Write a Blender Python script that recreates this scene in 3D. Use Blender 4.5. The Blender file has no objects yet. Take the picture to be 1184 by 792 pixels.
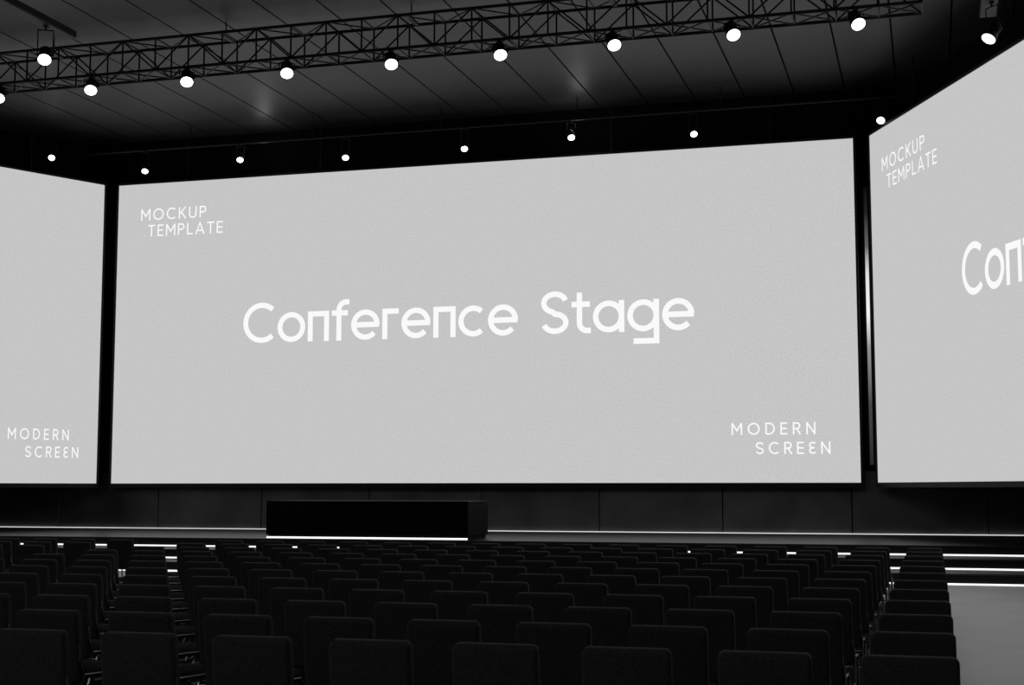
import bpy, math, bmesh
from mathutils import Vector, Matrix

S = bpy.context.scene
S.view_settings.view_transform = 'Standard'
S.view_settings.look = 'None'

# ------------------------------------------------------------ materials
def mat(name, col, rough=0.5, metal=0.0, spec=0.5, bump=0.0, bscale=50.0, var=0.0, vscale=2.0, sheen=0.0):
    m = bpy.data.materials.new(name); m.use_nodes = True
    nt = m.node_tree; b = nt.nodes['Principled BSDF']
    b.inputs['Base Color'].default_value = (col, col, col, 1)
    b.inputs['Roughness'].default_value = rough
    b.inputs['Metallic'].default_value = metal
    b.inputs['Specular IOR Level'].default_value = spec
    b.inputs['Sheen Weight'].default_value = sheen
    tc = nt.nodes.new('ShaderNodeTexCoord')
    if bump > 0:
        n = nt.nodes.new('ShaderNodeTexNoise'); n.inputs['Scale'].default_value = bscale
        n.inputs['Detail'].default_value = 3
        bp = nt.nodes.new('ShaderNodeBump'); bp.inputs['Strength'].default_value = bump
        bp.inputs['Distance'].default_value = 0.01
        nt.links.new(tc.outputs['Object'], n.inputs['Vector'])
        nt.links.new(n.outputs['Fac'], bp.inputs['Height'])
        nt.links.new(bp.outputs['Normal'], b.inputs['Normal'])
    if var > 0:
        n = nt.nodes.new('ShaderNodeTexNoise'); n.inputs['Scale'].default_value = vscale
        n.inputs['Detail'].default_value = 5
        mr = nt.nodes.new('ShaderNodeMapRange')
        mr.inputs['From Min'].default_value = 0.25; mr.inputs['From Max'].default_value = 0.75
        mr.inputs['To Min'].default_value = col*(1-var); mr.inputs['To Max'].default_value = col*(1+var)
        nt.links.new(tc.outputs['Object'], n.inputs['Vector'])
        nt.links.new(n.outputs['Fac'], mr.inputs['Value'])
        nt.links.new(mr.outputs['Result'], b.inputs['Base Color'])
    return m

def emit(name, col, strength=1.0, grain=0.0):
    m = bpy.data.materials.new(name); m.use_nodes = True
    nt = m.node_tree; nt.nodes.clear()
    o = nt.nodes.new('ShaderNodeOutputMaterial'); e = nt.nodes.new('ShaderNodeEmission')
    e.inputs['Color'].default_value = (col, col, col, 1); e.inputs['Strength'].default_value = strength
    nt.links.new(e.outputs[0], o.inputs[0])
    if grain > 0:
        tc = nt.nodes.new('ShaderNodeTexCoord')
        n = nt.nodes.new('ShaderNodeTexNoise'); n.inputs['Scale'].default_value = 20
        n.inputs['Detail'].default_value = 3; n.inputs['Roughness'].default_value = 0.85
        mr = nt.nodes.new('ShaderNodeMapRange')
        mr.inputs['From Min'].default_value = 0.25; mr.inputs['From Max'].default_value = 0.75
        mr.inputs['To Min'].default_value = col*(1-grain); mr.inputs['To Max'].default_value = col*(1+grain)
        nt.links.new(tc.outputs['Object'], n.inputs['Vector'])
        nt.links.new(n.outputs['Fac'], mr.inputs['Value'])
        nt.links.new(mr.outputs['Result'], e.inputs['Color'])
    return m

M_screen = emit('led_screen_grey', 0.56, 1.0, 0.12)
M_text = emit('led_text_white', 0.95, 1.0)
M_led = emit('led_strip_white', 1.0, 1.4)
M_led2 = emit('led_strip_soft', 0.75, 1.0)
M_lens = emit('lamp_lens', 1.0, 5.0)
M_black = mat('black_metal', 0.006, 0.55, 0.0, 0.3)
M_truss = mat('truss_black', 0.005, 0.5, 0.0, 0.25)
M_drape = mat('black_wall_paint', 0.003, 0.9, 0, 0.1)
M_fabric = mat('chair_fabric', 0.042, 0.85, 0, 0.2, bump=0.5, bscale=220, var=0.35, vscale=60, sheen=0.06)
M_chrome = mat('chair_chrome', 0.35, 0.25, 1.0)
M_shell = mat('chair_shell', 0.02, 0.5)
M_floor = mat('polished_floor', 0.60, 0.40, 0, 0.5, var=0.12, vscale=1.0)
M_carpet = mat('dark_carpet', 0.012, 0.9, 0, 0.2, bump=0.4, bscale=90, var=0.3, vscale=30)
M_stage = mat('stage_deck', 0.04, 0.38, 0, 0.4, var=0.2, vscale=0.8)
M_riser = mat('stage_riser', 0.010, 0.5, 0, 0.3)
M_panel = mat('stage_back_panel', 0.14, 0.38, 0.2, 0.5, bump=0.25, bscale=3, var=0.4, vscale=0.9)
M_ceil = mat('ceiling_panel', 0.042, 0.48, 0, 0.34, bump=0.12, bscale=1.0, var=0.45, vscale=0.3)
M_wall = mat('room_wall', 0.03, 0.7, 0, 0.3)
M_podium = mat('podium_black', 0.002, 0.6, 0, 0.08)

# ------------------------------------------------------------ mesh builder
class MB:
    def __init__(s): s.v=[]; s.f=[]; s.m=[]; s.sm=[]
    def add(s, vs, fs, mi=0, smooth=False, mtx=None):
        o=len(s.v)
        for p in vs:
            p=Vector(p)
            s.v.append(mtx@p if mtx else p)
        for f in fs:
            s.f.append([i+o for i in f]); s.m.append(mi); s.sm.append(smooth)
    def box(s, x0,x1,y0,y1,z0,z1, mi=0, mtx=None):
        vs=[(x0,y0,z0),(x1,y0,z0),(x1,y1,z0),(x0,y1,z0),(x0,y0,z1),(x1,y0,z1),(x1,y1,z1),(x0,y1,z1)]
        fs=[(0,3,2,1),(4,5,6,7),(0,1,5,4),(1,2,6,5),(2,3,7,6),(3,0,4,7)]
        s.add(vs,fs,mi,False,mtx)
    def bbox(s, x0,x1,y0,y1,z0,z1, bev=0.02, seg=2, mi=0, mtx=None):
        bm=bmesh.new(); bmesh.ops.create_cube(bm,size=1)
        for v in bm.verts:
            v.co=Vector(((x0+x1)/2+v.co.x*(x1-x0),(y0+y1)/2+v.co.y*(y1-y0),(z0+z1)/2+v.co.z*(z1-z0)))
        bmesh.ops.bevel(bm,geom=bm.edges[:],offset=bev,segments=seg,affect='EDGES',profile=0.5)
        bm.verts.index_update()
        s.add([v.co.copy() for v in bm.verts],[[v.index for v in f.verts] for f in bm.faces],mi,False,mtx)
        bm.free()
    def cone(s, p0,p1,r0,r1,n=10,mi=0,caps=True,mtx=None,capmi=None):
        p0=Vector(p0);p1=Vector(p1); d=(p1-p0).normalized()
        a=Vector((0,0,1)) if abs(d.z)<0.9 else Vector((1,0,0))
        u=d.cross(a).normalized(); w=d.cross(u)
        vs=[];
        for p,r in ((p0,r0),(p1,r1)):
            for i in range(n):
                t=2*math.pi*i/n; vs.append(p+u*math.cos(t)*r+w*math.sin(t)*r)
        s.add(vs,[(i,(i+1)%n,n+(i+1)%n,n+i) for i in range(n)],mi,n>5,mtx)
        if caps:
            s.add(vs,[list(range(n))[::-1]],mi,False,mtx)
            s.add(vs,[list(range(n,2*n))],mi if capmi is None else capmi,False,mtx)
    def tube(s, pts, r, n=8, mi=0):
        for a,b in zip(pts[:-1],pts[1:]): s.cone(a,b,r,r,n,mi)
    def pillow(s, w,h,t,rad,inset,mi=0,mtx=None,curve=0.0):
        # rounded-rectangle cushion in local XZ, thickness along Y
        def ring(ins,y):
            out=[]; rr=max(rad-ins,0.005); W=w/2-ins; H=h/2-ins
            for cx,cz,a0 in ((W-rr,H-rr,0),(-(W-rr),H-rr,90),(-(W-rr),-(H-rr),180),(W-rr,-(H-rr),270)):
                for k in range(6):
                    a=math.radians(a0+18*k); x=cx+rr*math.cos(a)
                    out.append(Vector((x,y+curve*(x*x),cz+rr*math.sin(a))))
            return out
        rs=[ring(inset*2.4,-t/2),ring(inset*0.8,-t/2+inset*0.25),ring(0,-t/2+inset),ring(0,t/2-inset),ring(inset*0.8,t/2-inset*0.25),ring(inset*2.4,t/2)]
        n=len(rs[0]); vs=[p for r in rs for p in r]; fs=[]
        for k in range(len(rs)-1):
            for i in range(n):
                fs.append((k*n+i,k*n+(i+1)%n,(k+1)*n+(i+1)%n,(k+1)*n+i))
        fs.append(list(range(n))[::-1]); fs.append([ (len(rs)-1)*n+i for i in range(n)])
        s.add(vs,fs,mi,True,mtx)
    def mesh(s,name,mats):
        me=bpy.data.meshes.new(name); me.from_pydata([tuple(v) for v in s.v],[],s.f)
        for m in mats: me.materials.append(m)
        me.polygons.foreach_set('material_index',s.m)
        me.polygons.foreach_set('use_smooth',s.sm)
        bm=bmesh.new(); bm.from_mesh(me); bmesh.ops.recalc_face_normals(bm,faces=bm.faces); bm.to_mesh(me); bm.free()
        me.update(); return me
    def obj(s,name,mats,loc=(0,0,0),rotz=0.0):
        o=bpy.data.objects.new(name,s.mesh(name,mats)); o.location=loc; o.rotation_euler=(0,0,rotz)
        S.collection.objects.link(o); return o

# ------------------------------------------------------------ key dimensions (metres)
CX=-12.33          # hall centre line
YS=37.5            # main screen plane
YB=38.0            # stage back wall
ZB,ZT=1.90,10.68   # screen bottom / top
WM=21.2            # main screen width
WS=22.9            # side screen width
CEIL=12.1
XL,XR=-45.0,20.4
YR=-8.0

# ------------------------------------------------------------ room shell
b=MB(); b.box(XL,XR,YR,YB+0.4,-0.2,0.0); b.obj('floor',[M_floor])
b=MB(); b.bbox(-24.95,0.16,7.3,23.3,0.001,0.012,.004,1); b.obj('seating_carpet',[M_carpet])
b=MB()
b.box(XL-.3,XL,YR,YB+.4,-0.2,CEIL+.4); b.obj('wall_left',[M_wall])
b=MB(); b.box(XR,XR+.3,YR,YB+.4,-0.2,CEIL+.4); b.obj('wall_right',[M_wall])
b=MB(); b.box(XL,XR,YR-.3,YR,-0.2,CEIL+.4); b.obj('wall_rear',[M_wall])

# back wall : panelled lower part, black upper part
b=MB()
b.box(XL,XR,YB+.05,YB+.4,0.0,CEIL+.4,1)
k=-20
x0=-1.99-3.28*14
while x0<XR:
    a=max(x0+0.014,XL); c=min(x0+3.28-0.014,XR)
    if c>a: b.bbox(a,c,YB,YB+.06,0.62,2.2,0.008,1,0)
    x0+=3.28
b.obj('wall_back',[M_panel,M_drape])

# ceiling with plank seams running towards the stage
b=MB()
b.box(XL,XR,YR,YB+.4,CEIL+.04,CEIL+.4,1)
pw=1.3; x=CX-pw*26
while x<XR:
    a=max(x+.022,XL); c=min(x+pw-.022,XR)
    if c>a:
        b.box(a,c,YR,YB,CEIL,CEIL+.06,0)
    x+=pw
b.obj('ceiling',[M_ceil,M_drape])

# angled black header walls carrying the side screens
ANGL=math.radians(64.4); ANGR=math.radians(65.7)
def header(name, sgn, ANG):
    ix=CX+sgn*12.0; iy=37.95
    d=Vector((sgn*math.cos(ANG),-math.sin(ANG),0)); nrm=Vector((sgn*math.sin(ANG),math.cos(ANG),0))
    o=Vector((ix,iy,0)); L=25.5
    vs=[]
    for z in (1.75,CEIL-.002):
        for p in (o,o+d*L,o+d*L+nrm*.25,o+nrm*.25): vs.append((p.x,p.y,z))
    b=MB(); b.add(vs,[(0,3,2,1),(4,5,6,7),(0,1,5,4),(1,2,6,5),(2,3,7,6),(3,0,4,7)],0)
    b.obj(name,[M_drape])
header('wall_header_left',-1,ANGL); header('wall_header_right',1,ANGR)

# ------------------------------------------------------------ stage
Y1,Y2,Y3=28.04,29.5,31.0
b=MB()
SL,SR=XL+.02,XR-.02
b.box(SL,SR,Y1,Y2,0.001,0.2,0); b.box(SL,SR,Y2,Y3,0.001,0.4,0); b.box(SL,SR,Y3,YB-.01,0.001,0.6,0)
for y,z in ((Y1,0),(Y2,.2),(Y3,.4)):
    b.box(SL,SR,y-.012,y+.01,z+.002,z+.175,1)       # dark riser
    b.box(SL,SR,y-.035,y+.05,z+.175,z+.203,0)       # nosing
    b.box(SL+.2,SR-.2,y-.038,y-.012,z+.002,z+.030,2) # led line
b.box(SL+.2,SR-.2,YB-.05,YB-.011,.602,.622,3)
b.obj('stage',[M_stage,M_riser,M_led,M_led2])

# ------------------------------------------------------------ podium desk on stage
b=MB()
px0,px1=-14.93,-10.0; py0,py1=31.12,32.65
b.bbox(px0+.04,px1-.04,py0+.04,py1-.04,.606,.69,.01,1,0)   # recessed plinth
b.bbox(px0,px1,py0,py1,.69,1.40,.012,2,0)                  # body
b.bbox(px0,px1,py0,py1,1.405,1.47,.012,2,0)                # top slab
for i in range(1,4):
    xx=px0+(px1-px0)*i/4
    b.box(xx-.006,xx+.006,py0-.004,py0+.02,.72,1.39,0)
b.box(px0+.02,px1-.02,py0-.005,py0+.038,.610,.648,1)
b.obj('stage_podium_desk',[M_podium,M_led])

# ------------------------------------------------------------ stroke font
def arc(cx,cy,rx,ry,a0,a1,n=24):
    return [(cx+rx*math.cos(math.radians(a0+(a1-a0)*i/n)),cy+ry*math.sin(math.radians(a0+(a1-a0)*i/n))) for i in range(n+1)]
def circ(cx,cy,rx,ry): return ('closed',arc(cx,cy,rx,ry,0,360,36)[:-1])
def glyphs(t):
    h=t/2; xh=.74; r=(xh-t)/2; c=xh/2
    G={}
    G['o']=(xh,[circ(c,c,r,r)])
    G['e']=(xh,[arc(c,c,r,r,0,318,30),[(h,c),(xh-h*.2,c)]])
    G['c']=(xh*.9,[arc(c,c,r,r,48,312,30)])
    G['n']=(.56,[[(h,0),(h,xh-h),(.56-h,xh-h),(.56-h,0)]])
    G['r']=(.42,[[(h,0),(h,xh-h),(.42,xh-h)]])
    G['f']=(.44,[[(.19,0),(.19,.74)]+arc(.37,.76,.18,.18,180,90,8)+[(.46,.94)],[(0,xh-h),(.42,xh-h)]])
    G['t']=(.44,[[(.19,.95),(.19,.24)]+arc(.37,.24,.18,.18,180,270,8)[1:]+[(.46,.06)],[(0,xh-h),(.44,xh-h)]])
    G['a']=(xh,[circ(c,c,r,r),[(xh-h,0),(xh-h,xh)]])
    G['g']=(xh,[circ(c,c,r,r),[(xh-h,xh),(xh-h,-.22),(.14,-.22)]])
    G['C']=(.86,[arc(.5,.5,.5-h,.5-h,48,312,30)])
    G['S']=(.66,[arc(.33,.725,.33-h,.275-h,15,270,20)[:-1]+arc(.33,.265,.33-h,.265-h+.0,90,-165,20)])
    G['M']=(.88,[[(h,0),(h,1)],[(h,.95),(.44,.36),(.88-h,.95)],[(.88-h,0),(.88-h,1)]])
    G['O']=(1.0,[circ(.5,.5,.5-h,.5-h)])
    G['K']=(.68,[[(h,0),(h,1)],[(.64,1),(.12,.44)],[(.26,.58),(.66,0)]])
    G['U']=(.72,[[(h,1),(h,.36)]+arc(.36,.36,.36-h,.36-h,180,360,16)[1:]+[(.72-h,1)]])
    G['P']=(.62,[[(h,0),(h,1)],[(h,1-h),(.34,1-h)]+arc(.34,.71,.28-h,.29-h,90,-90,14)[1:]+[(h,.42+h)]])
    G['R']=(.64,[[(h,0),(h,1)],[(h,1-h),(.34,1-h)]+arc(.34,.71,.28-h,.29-h,90,-90,14)[1:]+[(h,.42+h)],[(.34,.45),(.6,0)]])
    G['T']=(.66,[[(0,1-h),(.66,1-h)],[(.33,0),(.33,1-h)]])
    G['E']=(.56,[[(.56,1-h),(h,1-h),(h,h),(.56,h)],[(h,.5),(.52,.5)]])
    G['L']=(.54,[[(h,1),(h,h),(.54,h)]])
    G['A']=(.84,[[(.04,0),(.42,.97),(.80,0)],[(.17,.3),(.67,.3)]])
    G['D']=(.78,[[(h,h),(h,1-h),(.3,1-h)]+arc(.3,.5,.48-h,.5-h,90,-90,20)[1:]+[(h,h)]])
    G['N']=(.74,[[(h,0),(h,1)],[(h,.95),(.74-h,.05)],[(.74-h,0),(.74-h,1)]])
    G['3']=(.58,[arc(.32,.725,.32-h,.275-h,40,270,16),arc(.32,.275,.32-h,.275-h,90,320,16),[(.3,.5),(.46,.5)]])
    return G
def stroke(pts,w,closed):
    n=len(pts); P=[Vector(p) for p in pts]; L=[];R=[]
    for i in range(n):
        if closed: a,c=P[i-1],P[(i+1)%n]
        else: a=P[i-1] if i>0 else None; c=P[i+1] if i<n-1 else None
        d1=(P[i]-a).normalized() if a is not None else None
        d2=(c-P[i]).normalized() if c is not None else None
        if d1 is None: d1=d2
        if d2 is None: d2=d1
        n1=Vector((-d1.y,d1.x)); n2=Vector((-d2.y,d2.x)); m=(n1+n2)
        m=m.normalized() if m.length>1e-5 else n1
        k=1/max(m.dot(n1),.45)
        L.append(P[i]+m*(w/2*k)); R.append(P[i]-m*(w/2*k))
    fs=[]
    for i in range(n if closed else n-1):
        j=(i+1)%n; fs.append((i,j,n+j,n+i))
    return L+R,fs
def add_text(b,txt,x0,x1,zb,cap,y,t=.125,mi=2,space=.42,sx=1.0):
    G=glyphs(t); tot=0
    for i,ch in enumerate(txt):
        tot+= space if ch==' ' else G[ch][0]
    cx=cap*sx
    gap=((x1-x0)/cx-tot)/(len(txt)-1)
    x=x0
    lay=0
    for ch in txt:
        if ch==' ': x+=(space+gap)*cx; continue
        w,st=G[ch]
        for s_ in st:
            cl=False; pts=s_
            if isinstance(s_,tuple): cl=True; pts=s_[1]
            vs,fs=stroke(pts,t,cl)
            yy=y-0.0006*lay; lay=(lay+1)%5
            b.add([(x+p.x*cx,yy,zb+p.y*cap) for p in vs],fs,mi)
        x+=(w+gap)*cx

def led_screen(loc,rotz,W,kl=1.0,kr=1.0):
    b=MB()
    b.box(-.06,W+.06,0.012,.34,-.12,ZT-ZB+.06,0)       # housing
    b.box(0,W,-.001,.03,0,ZT-ZB,1)                      # luminous face
    for x0,x1,z0,z1 in ((-.06,0,-.12,ZT-ZB+.06),(W,W+.06,-.12,ZT-ZB+.06),(0,W,-.12,0),(0,W,ZT-ZB,ZT-ZB+.06)):
        b.box(x0,x1,-.03,.02,z0,z1,0)
    y=-.008; z=-ZB
    m=W/2-6.47
    add_text(b,'Conference Stage',m,m+12.94,5.87+z,1.15,y,.13)
    add_text(b,'MOCKUP',.76,.76+2.12*kl,9.585+z,.345,y,.12,sx=kl)
    add_text(b,'TEMPLATE',.76+.24*kl,.76+2.66*kl,9.105+z,.345,y,.12,sx=kl)
    r0=W-.73 if kr==1 else W-.62
    add_text(b,'MODERN',r0-2.48*kr,r0-.36*kr,3.12+z,.31,y,.125,sx=kr)
    add_text(b,'SCRE3N',r0-1.87*kr,r0,2.625+z,.31,y,.125,sx=kr)
    for i in range(5):
        xx=W*(i+.5)/5
        b.cone((xx,.2,ZT-ZB+.02),(xx,.2,CEIL-ZB-.003),.02,.02,6,0)
    return b.obj('led_screen',[M_black,M_screen,M_text],loc,rotz)
led_screen((CX-WM/2,YS,ZB),0,WM)
ir=Vector((CX+11.02,37.35,ZB)); led_screen(ir,-ANGR,WS,kl=1.18)
il=Vector((CX-10.97,37.30,ZB)); d=Vector((math.cos(ANGL),math.sin(ANGL),0)); led_screen(il-d*WS,ANGL,WS,kr=.89)

# ------------------------------------------------------------ wall glow in the slot between screens, painted onto an added emissive strip
def slot_glow_strip(x,y):
    m=bpy.data.materials.new('slot_glow_paint'); m.use_nodes=True; nt=m.node_tree; nt.nodes.clear()
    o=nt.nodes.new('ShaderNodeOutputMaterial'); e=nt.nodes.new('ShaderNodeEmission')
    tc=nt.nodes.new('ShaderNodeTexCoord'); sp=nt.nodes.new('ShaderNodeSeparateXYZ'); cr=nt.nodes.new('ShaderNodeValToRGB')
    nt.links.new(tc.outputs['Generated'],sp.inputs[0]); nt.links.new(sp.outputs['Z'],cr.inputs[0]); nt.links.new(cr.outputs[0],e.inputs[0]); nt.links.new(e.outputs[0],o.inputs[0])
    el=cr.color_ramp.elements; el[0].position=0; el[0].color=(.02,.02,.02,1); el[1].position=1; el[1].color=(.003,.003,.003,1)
    for p,c in ((.22,.06),(.42,.28),(.54,.9),(.68,.75),(.78,.12),(.9,.015)):  # ramp paints the glow streak, brightest around mid-height
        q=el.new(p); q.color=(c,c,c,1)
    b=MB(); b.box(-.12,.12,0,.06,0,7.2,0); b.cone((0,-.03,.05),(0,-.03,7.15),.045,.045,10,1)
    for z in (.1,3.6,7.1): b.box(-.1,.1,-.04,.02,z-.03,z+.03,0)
    b.obj('slot_painted_glow',[M_black,m],(x,y,2.3))
slot_glow_strip(-1.47,37.93)

# ------------------------------------------------------------ lighting truss
def truss(name,x0,x1,yc,zb,size,bay):
    b=MB(); n=round((x1-x0)/bay); bay=(x1-x0)/n; hs=size/2
    for y in (yc-hs,yc+hs):
        for z in (zb,zb+size): b.cone((x0,y,z),(x1,y,z),.036,.036,8)
    for i in range(n+1):
        x=x0+i*bay
        for a,c in (((yc-hs,zb),(yc-hs,zb+size)),((yc+hs,zb),(yc+hs,zb+size)),((yc-hs,zb),(yc+hs,zb)),((yc-hs,zb+size),(yc+hs,zb+size))):
            b.cone((x,a[0],a[1]),(x,c[0],c[1]),.02,.02,6)
        if i<n:
            xn=x+bay; f=i%2
            for y in (yc-hs,yc+hs):
                b.cone((x,y,zb+(size if f else 0)),(xn,y,zb+(0 if f else size)),.02,.02,6)
            b.cone((x,yc-hs,zb),(xn,yc+hs,zb),.016,.016,6); b.cone((xn,yc-hs,zb),(x,yc+hs,zb),.016,.016,6)
            b.cone((x,yc-hs if f else yc+hs,zb+size),(xn,yc+hs if f else yc-hs,zb+size),.016,.016,6)
    k=0
    while x0+1+k*4.4<x1:
        xx=x0+1+k*4.4
        b.cone((xx,yc,zb+size),(xx,yc,CEIL-.004),.015,.015,6); b.box(xx-.05,xx+.05,yc-hs,yc+hs,zb+size-.02,zb+size+.03)
        k+=1
    b.obj(name,[M_truss])
TY=28.6
truss('lighting_truss',-24.70,0.05,TY,11.06,.72,.82)

# ------------------------------------------------------------ spotlights
def spot(name,loc,aim,R=.15,up=.36,L=.34,mount=.09):
    """loc = centre of lens, aim = direction of beam; hangs from a point `up` above"""
    a=Vector(aim).normalized(); loc=Vector(loc)
    b=MB(); O=Vector((0,0,0))
    back=O-a*L
    b.cone(back,O-a*.06,R*.72,R*.98,20,0)
    b.cone(O-a*.06,O,R*1.08,R*1.08,24,0)
    b.cone(O-a*.01,O+a*.006,R*.97,R*.97,24,1)
    b.cone(back-a*.07,back,R*.45,R*.72,16,0)
    for k in range(3): b.cone(back+a*(.04+.06*k),back+a*(.06+.06*k),R*.95,R*.95,16,0)
    side=a.cross(Vector((0,0,1))).normalized()
    mid=O-a*L*.5
    for s in (-1,1):
        p=mid+side*s*R*1.15; q=Vector((p.x,p.y,up-.08))
        b.cone(p-side*s*R*.3,p+side*s*.02,.025,.025,8,0)
        b.cone(p,q,.012,.012,6,0)
    b.cone(mid+side*R*1.15+Vector((0,0,up-.08-mid.z)),mid-side*R*1.15+Vector((0,0,up-.08-mid.z)),.014,.014,6,0)
    b.cone((mid.x,mid.y,up-.08),(mid.x,mid.y,up),.02,.02,8,0)
    b.box(mid.x-.045,mid.x+.045,mid.y-mount*.5,mid.y+mount*.5,up-.03,up-.002,0)
    b.obj(name,[M_black,M_lens],loc)

for k in range(10):
    spot('stage_spotlight',(-1.14-2.408*k,TY-.47,10.685),(.30,-.58,-.78),.138,.34)

# ceiling rails with single spotlights, running towards the stage
def rail(x,y0,y1,z):
    b=MB(); b.bbox(x-.16,x+.16,y0,y1,z,z+.16,.02,1,0)
    y=y0+1
    while y<y1:
        b.cone((x,y,z+.14),(x,y,CEIL-.004),.02,.02,6,0); y+=3.2
    b.obj('ceiling_lighting_rail',[M_black])
rail(-16.9,12.0,25.6,11.0); rail(1.30,14,29.4,11.0)
spot('stage_spotlight',(-16.81,24.6,10.27),(.35,-.6,-.76),.13,.72,.36)
spot('stage_spotlight',(1.25,28.4,10.27),(-.45,-.40,-.85),.135,.72,.36)

# row of small spots over the main screen
b=MB(); b.cone((-24.5,36.75,11.5),(-.1,36.75,11.5),.035,.035,8,0)
for i in range(7): b.cone((-24+i*3.8,36.75,11.5),(-24+i*3.8,36.75,CEIL-.004),.015,.015,6,0)
b.obj('lighting_bar',[M_black])
for x,z in ((-21.5,10.82),(-18.5,10.96),(-15.3,10.82),(-11.86,10.84),(-8.9,10.95),(-5.66,10.82)):
    spot('small_spotlight',(x,36.5,z),(.25,-.60,-.76),.092,11.45-z,.24,.05)
spot('small_spotlight',(-24.05,35.7,11.2),(.3,-.7,-.65),.092,.9,.24,.05)
spot('small_spotlight',(-1.0,36.55,10.86),(-.1,-.70,-.70),.10,11.45-10.86,.24,.05)

# point lights added without fixtures to make the soft ceiling glows
for x in (-18.0,-8.8):
    l=bpy.data.lights.new('ceiling_glow_fill','POINT'); l.energy=6.5; l.shadow_soft_size=.2
    o=bpy.data.objects.new('ceiling_glow_point',l); o.location=(x,36.9,11.45); S.collection.objects.link(o)

# unseen fill lights added behind the camera to brighten the chair backs
def rear_fill(x,y,z,e):
    b=MB(); b.bbox(-.6,.6,-.6,.6,.02,.22,.03,2,0)  # made-up housing for the added fill light
    for a in (-.4,.4): b.cone((a,0,.2),(a,0,CEIL-z-.004),.015,.015,6,0)
    l=bpy.data.lights.new('rear_fill_area','AREA'); l.energy=e; l.shape='SQUARE'; l.size=1.1
    h=b.obj('rear_fill',[M_black],(x,y,z))
    o=bpy.data.objects.new('rear_fill_lamp',l); o.parent=h; S.collection.objects.link(o)
    o.location=(0,0,0); o.rotation_euler=(math.radians(50),0,0)
for x in (-21,-12.3,-3.6): rear_fill(x,-3.0,11.2,190)

# ------------------------------------------------------------ auditorium chairs
def chair_mesh():
    b=MB()
    tilt=Matrix.Translation((0,0,.622))@Matrix.Rotation(math.radians(7),4,'X')
    b.pillow(.492,.51,.085,.035,.014,0,tilt,curve=-.10)                # back cushion
    b.pillow(.48,.47,.085,.06,.02,0,Matrix.Translation((0,.27,.44))@Matrix.Rotation(math.radians(90-3),4,'X')) # seat
    b.bbox(-.20,.20,.08,.46,.375,.40,.008,1,1)                         # seat pan
    for s in (-1,1):
        x=s*.257
        pts=[(s*.23,-.02,.70),(s*.245,-.01,.52),(x,.03,.42),(x,.01,.22),(x,-.07,.05),(x,-.05,.016),(x,.0,.012),(x,.46,.012),(x,.50,.03),(x,.50,.08),(x,.47,.36),(x,.43,.40),(x,.03,.42)]
        b.tube(pts,.0115,7,2)
    b.tube([(-.255,.08,.385),(.255,.08,.385)],.010,7,2)
    b.tube([(-.255,.42,.385),(.255,.42,.385)],.010,7,2)
    b.tube([(-.255,.0,.20),(.255,.0,.20)],.008,7,2)
    mn=min(v.z for v in b.v)
    for v in b.v: v.z-=mn
    return b.mesh('auditorium_chair',[M_fabric,M_shell,M_chrome])
cm=chair_mesh()
for r in range(12):
    y=7.93+1.30*r
    for c in range(32):
        x=-.14-.745*c if c<16 else -24.54+.745*(c-16)
        o=bpy.data.objects.new('auditorium_chair',cm); o.location=(x,y,0.0125)
        S.collection.objects.link(o)

# ------------------------------------------------------------ world + camera
w=bpy.data.worlds.new('World'); S.world=w; w.use_nodes=True
w.node_tree.nodes['Background'].inputs[0].default_value=(0,0,0,1)

cam=bpy.data.cameras.new('camera'); co=bpy.data.objects.new('camera',cam); S.collection.objects.link(co)
cam.sensor_width=36; cam.lens=1680/1184*36; cam.clip_end=300
co.location=(0,0,1.75); co.rotation_euler=(math.radians(90+5.744),0,math.radians(16.09))
S.camera=co
